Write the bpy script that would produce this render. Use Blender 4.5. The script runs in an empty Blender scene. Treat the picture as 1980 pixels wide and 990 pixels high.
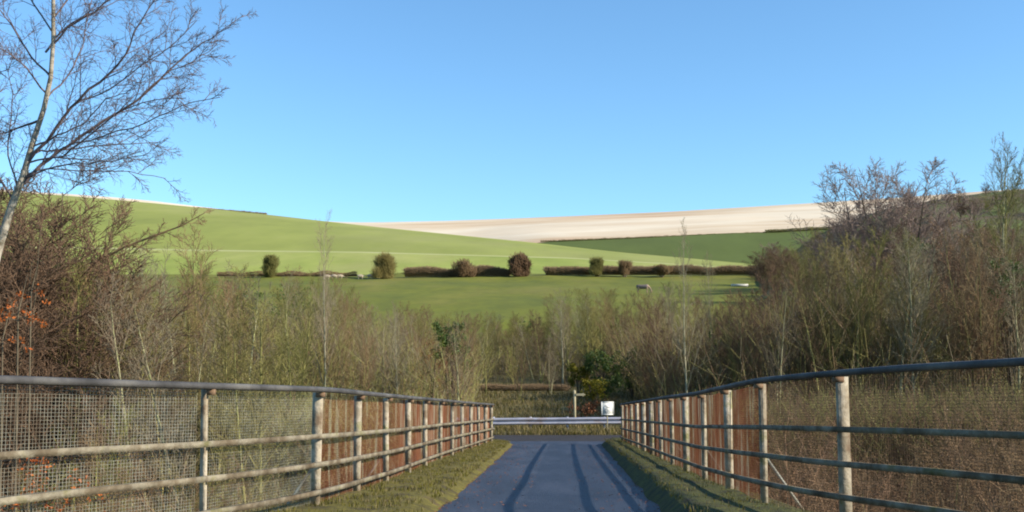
import bpy, math, random
import numpy as np
from mathutils import Vector, noise as mnoise

random.seed(11); rng = np.random.default_rng(11)
S = bpy.context.scene
COL = S.collection
R = math.radians

# ------------------------------------------------------------------ camera, sky, sun
F = 2123.0; CX, CY = 990.0, 495.0; EYE = 1.52; PITCH = math.atan(205.0 / F)
cam = bpy.data.cameras.new('camera'); cam.sensor_width = 36; cam.lens = 36 * F / 1980
cam.clip_start = 0.05; cam.clip_end = 6000
camo = bpy.data.objects.new('camera', cam); COL.objects.link(camo)
camo.location = (0, 0, EYE); camo.rotation_euler = (math.pi / 2 + PITCH, 0, 0)
S.camera = camo
SUN_AZ, SUN_EL = R(107), R(27.5)          # azimuth clockwise from +Y
W = bpy.data.worlds.new('World'); S.world = W; W.use_nodes = True
wn, wl = W.node_tree.nodes, W.node_tree.links
bg = wn['Background']; bg.inputs['Strength'].default_value = 0.106
sky = wn.new('ShaderNodeTexSky'); sky.sky_type = 'NISHITA'; sky.sun_disc = False
sky.sun_elevation = SUN_EL; sky.sun_rotation = SUN_AZ
sky.air_density = 1.0; sky.dust_density = 0.3; sky.ozone_density = 3.2; sky.altitude = 100
tint = wn.new('ShaderNodeMix'); tint.data_type = 'RGBA'; tint.blend_type = 'MULTIPLY'; tint.inputs[0].default_value = 1
tint.inputs[7].default_value = (.80, 1.06, 1.16, 1); wl.new(sky.outputs[0], tint.inputs[6])
wl.new(tint.outputs[2], bg.inputs['Color'])
sl = bpy.data.lights.new('sun', 'SUN'); sl.energy = 5.0; sl.angle = R(0.5); sl.color = (1.0, 0.90, 0.76)
slo = bpy.data.objects.new('sun', sl); COL.objects.link(slo)
sd = Vector((math.sin(SUN_AZ) * math.cos(SUN_EL), math.cos(SUN_AZ) * math.cos(SUN_EL), math.sin(SUN_EL)))
slo.rotation_euler = sd.to_track_quat('Z', 'Y').to_euler()
S.view_settings.view_transform = 'Standard'; S.view_settings.look = 'None'
S.view_settings.gamma = 1; S.view_settings.use_curve_mapping = False
S.view_settings.exposure = 0.9
S.render.engine = 'CYCLES'; S.cycles.max_bounces = 5; S.cycles.diffuse_bounces = 3
S.cycles.use_denoising = True; S.cycles.pixel_filter_type = 'BLACKMAN_HARRIS'; S.cycles.filter_width = 2.0

# ------------------------------------------------------------------ helpers
_c, _s = math.cos(PITCH), math.sin(PITCH)
def P(px, py, Y):
    "world point seen at photo pixel (px, py), at horizontal distance Y in front of the camera"
    a, b = px - CX, CY - py
    d = (a, F * _c - b * _s, F * _s + b * _c)
    k = Y / d[1]
    return Vector((d[0] * k, Y, EYE + d[2] * k))

def lerp_tab(tab, x):
    return float(np.interp(x, [t[0] for t in tab], [t[1] for t in tab]))

def tag(o, label=None, cat=None, group=None, kind=None):
    if label: o['label'] = label
    if cat: o['category'] = cat
    if group: o['group'] = group
    if kind: o['kind'] = kind
    return o

class MB:
    def __init__(s): s.v = []; s.f = []; s.m = []; s.n = 0
    def add(s, V, Fc, m=0):
        V = np.asarray(V, dtype=np.float64); Fc = np.asarray(Fc, dtype=np.int64)
        s.v.append(V); s.f.append((Fc + s.n, m)); s.n += len(V)
    def box(s, c, sx, sy, sz, ax=None, m=0):
        c = np.array(c, float); ax = np.eye(3) if ax is None else np.array(ax, float)
        pts = []
        for k in (-1, 1):
            for j in (-1, 1):
                for i in (-1, 1):
                    pts.append(c + ax[0] * i * sx / 2 + ax[1] * j * sy / 2 + ax[2] * k * sz / 2)
        s.add(pts, [(0, 2, 3, 1), (4, 5, 7, 6), (0, 1, 5, 4), (2, 6, 7, 3), (0, 4, 6, 2), (1, 3, 7, 5)], m)
    def tube(s, pts, rad, n=6, m=0, caps=True, scale=(1, 1)):
        pts = np.asarray(pts, float); K = len(pts)
        rad = np.broadcast_to(np.asarray(rad, float), (K,))
        t = np.gradient(pts, axis=0); t /= (np.linalg.norm(t, axis=1, keepdims=True) + 1e-12)
        ref = np.array([0, 0, 1.0]) if abs(t[:, 2]).mean() < 0.8 else np.array([1.0, 0.15, 0])
        u = np.cross(t, ref); u /= (np.linalg.norm(u, axis=1, keepdims=True) + 1e-12)
        w = np.cross(u, t)
        a = np.arange(n) * 2 * math.pi / n + (math.pi / 4 if n == 4 else 0)
        V = pts[:, None, :] + rad[:, None, None] * (np.cos(a)[None, :, None] * u[:, None, :] * scale[0] + np.sin(a)[None, :, None] * w[:, None, :] * scale[1])
        V = V.reshape(-1, 3)
        i = np.arange(K - 1)[:, None] * n; j = np.arange(n)[None, :]; j2 = (j + 1) % n
        q = np.stack([i + j, i + j2, i + n + j2, i + n + j], -1).reshape(-1, 4)
        s.add(V, q, m)
        if caps and n == 4:
            b = s.n - len(V)
            s.f.append((np.array([[3, 2, 1, 0]]) + b, m)); e = s.n - 4
            s.f.append((np.array([[0, 1, 2, 3]]) + e, m))
        elif caps and n > 4:
            for base, rev in ((s.n - len(V), True), (s.n - n, False)):
                for k in range(1, n - 2, 2):
                    f = [base, base + k, base + k + 1, base + k + 2]
                    s.f.append((np.array([f[::-1] if rev else f]), m))
    def mesh(s, name, mats, smooth=False):
        me = bpy.data.meshes.new(name)
        V = np.concatenate(s.v).astype(np.float32)
        tri = [(f, m) for f, m in s.f if f.shape[1] == 3]; qd = [(f, m) for f, m in s.f if f.shape[1] == 4]
        idx, tot, mi = [], [], []
        for L in (qd, tri):
            for f, m in L:
                idx.append(f.reshape(-1)); tot.append(np.full(len(f), f.shape[1]));
                mi.append(np.broadcast_to(np.asarray(m), (len(f),)))
        idx = np.concatenate(idx).astype(np.int32); tot = np.concatenate(tot).astype(np.int32); mi = np.concatenate(mi).astype(np.int32)
        me.vertices.add(len(V)); me.vertices.foreach_set('co', V.reshape(-1))
        me.loops.add(len(idx)); me.loops.foreach_set('vertex_index', idx)
        me.polygons.add(len(tot))
        st = np.concatenate([[0], np.cumsum(tot)[:-1]]).astype(np.int32)
        me.polygons.foreach_set('loop_start', st)
        try: me.polygons.foreach_set('loop_total', tot)
        except Exception: pass
        me.polygons.foreach_set('material_index', mi)
        if smooth: me.polygons.foreach_set('use_smooth', np.ones(len(tot), bool))
        for m in (mats if isinstance(mats, (list, tuple)) else [mats]): me.materials.append(m)
        me.update(calc_edges=True); me.validate()
        return me
    def build(s, name, mats, parent=None, smooth=False):
        o = bpy.data.objects.new(name, s.mesh(name, mats, smooth)); COL.objects.link(o)
        if parent: o.parent = parent
        return o

def empty(name, loc=(0, 0, 0)):
    o = bpy.data.objects.new(name, None); o.location = loc; o.empty_display_size = .2
    COL.objects.link(o); return o
def copy_tree(o):
    c = o.copy(); COL.objects.link(c)
    for ch in list(o.children):
        d = ch.copy(); COL.objects.link(d); d.parent = c
    return c

def mat(name, cols, scale=3.0, rough=0.9, bump=0.0, bscale=None, stretch=(1, 1, 1), detail=6, spec=0.3, rand=0.0,
        coord='Object', translucent=0.0, metal=0.0, pos=None, hue=0.0, blotch=None):
    "procedural material: noise driven ramp through cols, optional bump and per-object variation"
    m = bpy.data.materials.new(name); m.use_nodes = True
    n, l = m.node_tree.nodes, m.node_tree.links
    b = n['Principled BSDF']; b.inputs['Roughness'].default_value = rough
    b.inputs['Specular IOR Level'].default_value = spec; b.inputs['Metallic'].default_value = metal
    tc = n.new('ShaderNodeTexCoord'); mp = n.new('ShaderNodeMapping'); mp.inputs['Scale'].default_value = stretch
    if coord == 'World':
        g = n.new('ShaderNodeNewGeometry'); l.new(g.outputs['Position'], mp.inputs[0])
    else: l.new(tc.outputs[coord], mp.inputs[0])
    nz = n.new('ShaderNodeTexNoise'); nz.inputs['Scale'].default_value = scale; nz.inputs['Detail'].default_value = detail
    nz.inputs['Roughness'].default_value = .62
    l.new(mp.outputs[0], nz.inputs['Vector'])
    rp = n.new('ShaderNodeValToRGB'); e = rp.color_ramp.elements
    if pos is None: pos = [0.34 + 0.32 * i / max(1, len(cols) - 1) for i in range(len(cols))]
    while len(e) < len(cols): e.new(.5)
    def gr(c):
        g = sum(c) / 3; return tuple(max(.004, (g + 1.14 * (x - g)) * .92) for x in c)
    cols = [gr(c) for c in cols]
    for i, c in enumerate(cols): e[i].position = pos[i]; e[i].color = (*c, 1)
    l.new(nz.outputs['Fac'], rp.inputs[0]); out = rp.outputs[0]
    if rand or hue:
        oi = n.new('ShaderNodeObjectInfo'); hs = n.new('ShaderNodeHueSaturation')
        mr = n.new('ShaderNodeMapRange'); mr.inputs[3].default_value = 1 - rand; mr.inputs[4].default_value = 1 + rand
        l.new(oi.outputs['Random'], mr.inputs[0]); l.new(mr.outputs[0], hs.inputs['Value'])
        if hue:
            mu = n.new('ShaderNodeMath'); mu.operation = 'MULTIPLY'; mu.inputs[1].default_value = 7.31
            fr = n.new('ShaderNodeMath'); fr.operation = 'FRACT'
            l.new(oi.outputs['Random'], mu.inputs[0]); l.new(mu.outputs[0], fr.inputs[0])
            m2 = n.new('ShaderNodeMapRange'); m2.inputs[3].default_value = .5 - hue; m2.inputs[4].default_value = .5 + hue
            l.new(fr.outputs[0], m2.inputs[0]); l.new(m2.outputs[0], hs.inputs['Hue'])
        l.new(out, hs.inputs['Color']); out = hs.outputs[0]
    if blotch:
        n3 = n.new('ShaderNodeTexNoise'); n3.inputs['Scale'].default_value = blotch[0]; n3.inputs['Detail'].default_value = 7; n3.inputs['Roughness'].default_value = .7
        m3 = n.new('ShaderNodeMapping'); m3.inputs['Scale'].default_value = blotch[2]; g3 = n.new('ShaderNodeNewGeometry')
        l.new(g3.outputs['Position'], m3.inputs[0]); l.new(m3.outputs[0], n3.inputs['Vector'])
        r3 = n.new('ShaderNodeMapRange'); r3.inputs[1].default_value = .35; r3.inputs[2].default_value = .65; r3.inputs[3].default_value = 1 - blotch[1]; r3.inputs[4].default_value = 1 + blotch[1]
        l.new(n3.outputs['Fac'], r3.inputs[0]); h3 = n.new('ShaderNodeHueSaturation'); l.new(r3.outputs[0], h3.inputs['Value']); l.new(out, h3.inputs['Color']); out = h3.outputs[0]
    l.new(out, b.inputs['Base Color'])
    if bump:
        n2 = n.new('ShaderNodeTexNoise'); n2.inputs['Scale'].default_value = bscale or scale * 4; n2.inputs['Detail'].default_value = 5
        l.new(mp.outputs[0], n2.inputs['Vector'])
        bp = n.new('ShaderNodeBump'); bp.inputs['Strength'].default_value = min(1, bump); bp.inputs['Distance'].default_value = .05 if bump <= 1 else .3
        l.new(n2.outputs['Fac'], bp.inputs['Height']); l.new(bp.outputs[0], b.inputs['Normal'])
    if translucent:
        b.inputs['Transmission Weight'].default_value = 0
        tr = n.new('ShaderNodeBsdfTranslucent'); l.new(out, tr.inputs[0]); mx = n.new('ShaderNodeMixShader')
        mx.inputs[0].default_value = translucent; l.new(b.outputs[0], mx.inputs[1]); l.new(tr.outputs[0], mx.inputs[2])
        l.new(mx.outputs[0], n['Material Output'].inputs['Surface'])
    return m

M = dict(
    asphalt=mat('asphalt', [(.015, .020, .032), (.026, .033, .050), (.048, .055, .075)], .9, .62, .35, 120, stretch=(1.6, .35, 1), spec=.5, coord='World', detail=9, blotch=(28, .28, (1, 1, 1))),
    asphalt_dark=mat('asphalt_dark', [(.022, .020, .021), (.034, .031, .032)], 1.2, .85, .3, 90, coord='World'),
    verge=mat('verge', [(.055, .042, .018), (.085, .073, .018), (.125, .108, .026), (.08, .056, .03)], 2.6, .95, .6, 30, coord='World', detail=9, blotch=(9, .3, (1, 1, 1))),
    verge_shaded=mat('verge_shaded', [(.03, .026, .014), (.05, .05, .016), (.08, .085, .022), (.05, .036, .022)], 3.2, .95, .6, 30, coord='World', detail=9, blotch=(9, .35, (1, 1, 1))),  # right verge: same mossy ground, its shade painted in as darker colours
    kerb=mat('kerb_stone', [(.10, .10, .07), (.22, .20, .15), (.14, .15, .07)], 6, .9, .4, coord='World'),
    deck=mat('deck_concrete', [(.2, .19, .17), (.3, .28, .25)], 2, .9, .3, coord='World'),
    litter=mat('leaf_litter', [(.035, .025, .014), (.065, .045, .024), (.05, .05, .02)], .9, 1, .8, 12, coord='World'),
    pasture=mat('pasture', [(.085, .10, .010), (.115, .125, .013), (.15, .142, .028)], .06, 1, .4, 3, coord='World', detail=10, stretch=(1, .4, 1), blotch=(.35, .14, (1, .4, 1))),
    bank=mat('rough_grass', [(.09, .07, .035), (.12, .11, .045), (.16, .14, .065)], .9, 1, .8, 10, coord='World'),
    hill_low=mat('hill_pale_grass', [(.18, .22, .045), (.24, .27, .07), (.30, .30, .11)], .02, 1, .3, 1, coord='World', detail=12, stretch=(1, .35, 1), blotch=(.05, .12, (1, .25, 1))),
    hill_line=mat('hill_track', [(.34, .34, .16), (.29, .31, .12)], .05, 1, 0, coord='World'),
    hill_up=mat('hill_grass', [(.165, .188, .045), (.21, .232, .06), (.24, .248, .085)], .012, 1, .3, 1, coord='World', detail=12, stretch=(1, .35, 1), blotch=(.035, .10, (1, .25, 1))),
    chalk=mat('chalk_field', [(.41, .28, .18), (.54, .43, .30), (.65, .57, .44), (.57, .46, .33)], .0045, 1, .2, 1, coord='World', detail=5, stretch=(.5, 1, 8), pos=[.3, .43, .55, .72], blotch=(.012, .07, (.6, 1, 3))),
    dark_field=mat('dark_green_field', [(.068, .092, .020), (.082, .108, .026)], .012, 1, .2, 1, coord='World', detail=8, blotch=(.03, .10, (1, .3, 1))),
    scrub_hill=mat('scrub_slope', [(.06, .07, .02), (.085, .11, .025), (.085, .06, .035), (.075, .095, .025)], .05, 1, .8, 2, coord='World', detail=10),
    rail=mat('weathered_rail', [(.06, .044, .026), (.11, .088, .058), (.19, .168, .125), (.115, .105, .045)], 2.2, .85, .3, 25, stretch=(1, 1, 1), coord='World', detail=8, blotch=(9, .3, (1, .4, 1))),
    steel_rail=mat('grey_steel_rail', [(.035, .034, .033), (.065, .063, .062), (.12, .115, .105)], 1.6, .6, .15, 30, coord='World', detail=8, spec=.12),
    bark_white=mat('bark_white', [(.20, .18, .12), (.34, .32, .23), (.25, .25, .14)], 3, .9, .3),
    hedge_twigs=mat('hedge_twigs', [(.20, .145, .09), (.28, .21, .135)], 1.2, .95, coord='World'),
    birch_twigs=mat('birch_twigs', [(.11, .085, .085), (.15, .115, .11)], 1.2, .95),
    post=mat('pale_post', [(.12, .085, .055), (.23, .195, .14), (.34, .30, .235), (.17, .16, .08)], 3.5, .85, .3, 20, coord='World', detail=8, rand=.18, blotch=(14, .22, (1, 1, .4))),
    galv=mat('galvanised_wire', [(.14, .11, .075), (.22, .21, .165), (.31, .31, .26)], 5, .6, spec=.5, coord='World'),
    rust=mat('rusty_wire', [(.09, .030, .014), (.15, .052, .024), (.19, .085, .045), (.30, .25, .18)], 3.2, .95, coord='World', detail=5, stretch=(1, 1.6, .22), pos=[.30, .44, .53, .61]),
    rust_dull=mat('dull_rusty_wire', [(.13, .08, .05), (.20, .14, .09)], 2.4, .95, coord='World'),
    steel=mat('barrier_steel', [(.30, .30, .34), (.42, .42, .47), (.34, .26, .22)], 1.1, .5, .1, metal=.35, spec=.6, coord='World', stretch=(1, 1, 1)),
    sign_white=mat('sign_white', [(.60, .60, .56), (.66, .66, .62)], 3, .5),
    sign_grey=mat('sign_grey', [(.26, .26, .26), (.34, .34, .33)], 9, .6),
    wood_pale=mat('pale_wood', [(.28, .25, .16), (.38, .34, .23)], 4, .9, coord='World'),
    bark_pale=mat('bark_pale', [(.19, .18, .10), (.34, .32, .20), (.25, .26, .11)], 2.2, .95, .3, rand=.2),
    bark_olive=mat('bark_olive', [(.14, .13, .05), (.22, .21, .085), (.18, .15, .07)], 2.0, .95, .3, rand=.25, hue=.015),
    bark_dark=mat('bark_dark', [(.08, .065, .045), (.14, .115, .075)], 2.0, .95, .3, rand=.2),
    tw_olive=mat('twigs_olive', [(.14, .126, .044), (.195, .172, .068)], 1.2, .95, rand=.3, hue=.02),
    tw_grey=mat('twigs_grey', [(.17, .147, .095), (.225, .19, .128)], 1.2, .95, rand=.25, hue=.015),
    tw_brown=mat('twigs_brown', [(.14, .092, .053), (.19, .128, .075)], 1.2, .95, rand=.25, hue=.015),
    tw_maroon=mat('twigs_maroon', [(.105, .066, .042), (.145, .095, .062)], 1.2, .95, rand=.2),
    tw_purple=mat('twigs_purple', [(.17, .125, .105), (.22, .17, .145)], 1.2, .95, rand=.15),
    birch=mat('birch_bark', [(.12, .10, .065), (.28, .25, .20), (.36, .33, .27)], 5, .9, .3, stretch=(1, 1, 2.5), coord='World'),
    ivy=mat('ivy_leaves', [(.03, .055, .012), (.06, .10, .02), (.12, .14, .025)], 1.5, .6, coord='World', spec=.4, translucent=.2),
    yellow_leaf=mat('yellow_green_leaves', [(.14, .13, .015), (.22, .19, .03)], 2.5, .7, coord='World', translucent=.25),
    orange_leaf=mat('orange_leaves', [(.34, .09, .03), (.46, .16, .055)], 3, .8, coord='World', translucent=.3),
    bracken=mat('bracken', [(.15, .062, .032), (.20, .09, .045)], 3, .9, coord='World'),
    grass_a=mat('grass_green', [(.085, .076, .014), (.12, .108, .02)], 1.2, .9, coord='World', translucent=.2),
    grass_b=mat('grass_straw', [(.15, .12, .06), (.22, .18, .10)], 1.5, .9, coord='World', translucent=.15),
    horse=mat('horse_coat', [(.26, .19, .13), (.32, .24, .17)], 3, .8), rug=mat('horse_rug', [(.12, .10, .09), (.17, .14, .13)], 4, .8),
    pale=mat('pale_fleece', [(.30, .25, .18), (.38, .33, .26)], 5, 1),
    blue=mat('dark_blue_plastic', [(.02, .025, .06), (.03, .035, .08)], 5, .5),
    galv_flat=mat('trough_steel', [(.38, .38, .36), (.50, .50, .47)], 2, .5, coord='World'),
)

# ------------------------------------------------------------------ land
def deck_z(Y):
    return lerp_tab([(-40, 0.05), (4, 0.05), (7.5, 0.0), (12.4, -.19), (16.5, -.385), (23.5, -.69), (28.6, -.92), (38.6, -1.36), (41, -1.44), (46, -1.5), (60, -1.5)], Y)
GT = [(-60, -.2), (-2, -.2), (4, -3.6), (8, -4.6), (30, -4.6), (37, -2.6), (41, -1.54), (46.2, -1.52), (48, -1.45), (52, -1.32), (60, -1.0), (75, -.52), (82, -.2),
      (100, 2.0), (130, 6.3), (180, 12.2), (250, 20.3), (285, 24.6), (330, 27), (700, 20), (4000, 0)]
def ground(X, Y):
    z = float(np.interp(Y, [g[0] for g in GT], [g[1] for g in GT]))
    if Y > 47:
        k = min(1, (Y - 47) / 40)
        z += k * (.5 * mnoise.noise((X * .04, Y * .04, 3)) + .12 * mnoise.noise((X * .3, Y * .3, 5)))
    if Y < 38 and abs(X - 1.5) > 7: z += .5 * mnoise.noise((X * .12, Y * .12, 1))
    return z

def sheet(name, rows, mats, kind='structure', smooth=True):
    "loft through rows of points; mats = one material index per strip"
    mb = MB(); K = len(rows[0]); V = np.array([[tuple(p) for p in r] for r in rows])
    V = V.reshape(-1, 3); fs, mi = [], []
    for i in range(len(rows) - 1):
        for j in range(K - 1):
            fs.append((i * K + j, i * K + j + 1, (i + 1) * K + j + 1, (i + 1) * K + j)); mi.append(mats[1][i] if not callable(mats[1]) else mats[1](i, j))
    mb.add(V, fs, np.array(mi)); o = mb.build(name, mats[0], smooth=smooth); tag(o, kind=kind); return o

ys = np.concatenate([np.arange(-60, -4, 7.), np.arange(-4, 50, 1.0), np.arange(50, 130, 2.5), np.arange(130, 340, 8), [400, 500, 700, 1200, 2500, 4000]])
xs = np.concatenate([[-2500, -1200, -600], np.arange(-300, -60, 12.), np.arange(-60, 62, 1.5), np.arange(66, 310, 12.), [600, 1200, 2500]])
def gm(i, j):
    X, Y = (xs[j] + xs[j + 1]) / 2, (ys[i] + ys[i + 1]) / 2
    if Y < 41: return 0
    if Y < 84: return 1 if -14 + .04 * Y < X < 14 else 0
    if Y < 100: return 1 if mnoise.noise((X * .2, Y * .2, 0)) > 0 else 0
    return 2
sheet('ground', [[(x, y, ground(x, y)) for x in xs] for y in ys], ([M['litter'], M['bank'], M['pasture']], gm))

pxs = np.arange(-1500, 3600, 40.)
def row(ytab, dtab, n=0, amp=0, dz=0):
    out = []
    for px in pxs:
        p = P(px, lerp_tab(ytab, px), lerp_tab(dtab, px)); p.z += dz
        if amp: p.z += amp * mnoise.noise((px * .01, n * 1.7, 0))
        out.append(p)
    return out
def blend(a, b, k, curve=1.0):
    return [Vector((pa.x + (pb.x - pa.x) * k, pa.y + (pb.y - pa.y) * k, pa.z + (pb.z - pa.z) * k ** curve)) for pa, pb in zip(a, b)]

# grass hill on the left, its crest falling to the right
crest = [(-1500, 330), (-300, 352), (0, 370), (80, 375), (150, 380), (300, 393), (400, 403), (510, 414), (640, 429), (740, 440), (860, 452), (1040, 470), (1200, 488), (1350, 501), (1490, 514), (1600, 524), (3600, 540)]
crest_d = [(-1500, 720), (640, 650), (1040, 520), (1490, 380), (3600, 360)]
A = row([(-1500, 531), (3600, 531)], [(-1500, 276), (3600, 276)])
track = row([(-1500, 470), (0, 478), (420, 486), (700, 489), (1100, 500), (1490, 522), (3600, 536)], [(-1500, 360), (1100, 345), (1490, 320), (3600, 320)])
track2 = row([(-1500, 466), (0, 475), (420, 483), (700, 486.5), (1100, 498), (1490, 520.5), (3600, 535)], [(-1500, 366), (1100, 350), (1490, 324), (3600, 324)])
C = row(crest, crest_d)
rows = [blend(A, A, 0)] + [blend(A, track, k) for k in (.33, .66, 1)] + [track2] + [blend(track2, C, k / 8, .92) for k in range(1, 9)]
back = [Vector((p.x * 1.25, p.y * 1.25 + 30, p.z - 45)) for p in C]
rows += [back]
mi = [0, 0, 0, 1] + [2] * 8 + [2]
sheet('hill_grass', rows, ([M['hill_low'], M['hill_line'], M['hill_up']], mi))

# chalk hill beyond with the dark green field on its lower slope
skyl = [(-1500, 320), (-300, 345), (0, 366), (60, 371), (150, 376), (240, 383), (300, 389), (400, 401), (450, 407), (520, 416), (600, 426), (650, 429), (720, 430), (860, 427), (1000, 422), (1100, 418), (1300, 409), (1450, 400), (1580, 392), (1750, 381), (1900, 370), (2100, 358), (3600, 330)]
edge = [(-1500, 560), (900, 495), (1000, 475), (1045, 468), (1120, 464.5), (1250, 459), (1400, 451), (1500, 449), (1600, 444), (1700, 440), (3600, 420)]
A2 = row([(-1500, 640), (3600, 560)], [(-1500, 700), (3600, 560)])
B2 = row(edge, [(-1500, 900), (3600, 820)])
C2 = row(skyl, [(-1500, 1250), (3600, 1250)])
rows = [blend(A2, B2, k / 4) for k in range(4)] + [blend(B2, C2, k / 12, .95) for k in range(13)]
rows += [[Vector((p.x * 1.3, p.y * 1.3, p.z - 80)) for p in C2]]
sheet('hill_chalk', rows, ([M['dark_field'], M['chalk']], [0] * 4 + [1] * 13))

# scrub covered hill on the right
scrubl = [(1330, 600), (1440, 560), (1500, 515), (1550, 475), (1600, 445), (1650, 424), (1700, 408), (1780, 392), (1850, 380), (1920, 371), (1980, 366), (2200, 352), (3600, 300)]
sdep = [(1330, 200), (1600, 300), (1980, 330), (3600, 330)]
save = pxs; pxs = np.arange(1330, 3600, 25.)
A3 = row([(1330, 585), (3600, 585)], [(1330, 150), (3600, 150)])
C3 = row(scrubl, sdep)
rows = []
for k in range(15):
    r_ = blend(A3, C3, k / 14, 1.0)
    for q, p in enumerate(r_):
        if k < 14: p.z += .9 * mnoise.noise((p.x * .05, p.y * .05, 2)) * min(1, k / 3)
    rows.append(r_)
rows.append([Vector((p.x * 1.15, p.y * 1.15, p.z - 22)) for p in C3])
rows[0] = [Vector((p.x, p.y, p.z - 6)) for p in rows[0]]
for r_ in rows:
    for q, p in enumerate(r_): p.z -= 7 * max(0, 1 - q / 7) ** 1.5
sheet('hill_scrub', rows, ([M['scrub_hill']], [0] * 15))
SCRUB = (A3, C3)
pxs = save

# ------------------------------------------------------------------ bridge
LT = [(-30, -5.5), (-6, -4.6), (2, -4.1), (5, -3.85), (7.64, -3.56), (9.9, -2.62), (12.4, -2.07), (16.5, -1.79), (23.5, -1.50), (28.6, -1.22), (38.6, -.64)]
RT = [(-30, 5.4), (-6, 4.6), (2, 4.1), (5, 3.88), (7.7, 3.59), (10.2, 2.93), (12.4, 2.72), (16.9, 2.86), (22.2, 3.06), (39, 3.80)]
def smooth_tab(T):
    y = np.arange(-30, 40.01, .25); x = np.interp(y, [t[0] for t in T], [t[1] for t in T])
    k = np.ones(9) / 9; xp = np.pad(x, 4, mode='edge'); x2 = np.convolve(xp, k, 'valid'); x2[-6:] = x[-6:]
    return lambda Y: float(np.interp(Y, y, x2))
LX, RX = smooth_tab(LT), smooth_tab(RT)
ROADL = lambda Y: lerp_tab([(-30, -1.25), (5, -1.1), (12.8, -.94), (25, -.5), (39.3, -.02), (41.5, -.6)], Y)
ROADR = lambda Y: lerp_tab([(-30, 1.3), (5, 1.5), (12.8, 1.80), (25, 2.45), (39.3, 3.22), (41.5, 4.0)], Y)
yy = [-28, -20, -12, -6, -2, 1, 3, 5, 6, 7, 8, 9, 10, 11, 12, 13, 14, 16, 18, 20, 23, 26, 29, 32, 35, 38, 39.2]
# deck slab
mb = MB(); K = len(yy)
V = []
for y in yy:
    z = deck_z(y) - .045
    V += [(LX(y) - .35, y, z), (RX(y) + .35, y, z), (RX(y) + .35, y, z - .75), (LX(y) - .35, y, z - .75)]
fs = []
for i in range(K - 1):
    for j in range(4):
        fs.append((i * 4 + j, (i + 1) * 4 + j, (i + 1) * 4 + (j + 1) % 4, i * 4 + (j + 1) % 4))
fs += [(0, 1, 2, 3), ((K - 1) * 4 + 3, (K - 1) * 4 + 2, (K - 1) * 4 + 1, (K - 1) * 4)]
mb.add(V, fs)
mb.box((.3, 2.2, -2.2), 7.6, 1.6, 3.2); mb.box((1.2, 37.5, -3.2), 6.6, 1.8, 2.6)
tag(mb.build('bridge_deck', M['deck']), kind='structure')
# carriageway
ry = list(np.arange(-28, 41.6, 1.0)) + [41.6]
sheet('road', [[(ROADL(y) + (ROADR(y) - ROADL(y)) * k / 4, y, deck_z(y) + .02 * math.sin(math.pi * k / 4)) for k in range(5)] for y in ry], ([M['asphalt']], [0] * len(ry)))
def junction():
    rows = []
    for x in np.arange(-60, 61, 4.): pass
    return sheet('cross_road', [[(x, y, -1.478 if y < 46 else -1.478) for x in np.arange(-28, 32, 4.)] for y in (41.2, 42.5, 44, 45.8)], ([M['asphalt_dark']], [0] * 3))
junction()
# verges with a low stone kerb edge
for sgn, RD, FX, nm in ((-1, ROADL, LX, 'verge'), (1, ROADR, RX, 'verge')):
    rows = []
    for y in ry:
        if y > 41: continue
        a = RD(y); b = FX(min(y, 39)) + sgn * .33
        if y > 39: b = a + sgn * 1.2
        z = deck_z(y); r = []
        for k in range(9):
            t = k / 8; h = (0.0 if k == 0 else (.10 + .05 * t if sgn < 0 else .21 - .08 * t)) + (.035 * mnoise.noise((a * 2 + k, y * 1.1, sgn)) if k else -.02)
            wob = .07 * mnoise.noise((y * .6, 4 * sgn, k)) if k < 8 else 0
            if k == 0: wob = -sgn * (.07 + .09 * mnoise.noise((y * .9, 7 * sgn, 0))); h = .004
            r.append((a + (b - a) * t + (wob if k < 3 else 0) * 1.0, y, z + h))
        rows.append(r if sgn > 0 else r[::-1])
    sheet('verge', rows, ([M['verge'] if sgn < 0 else M['verge_shaded']], [0] * len(rows)))  # right verge takes the copy with shade in its colour

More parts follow.
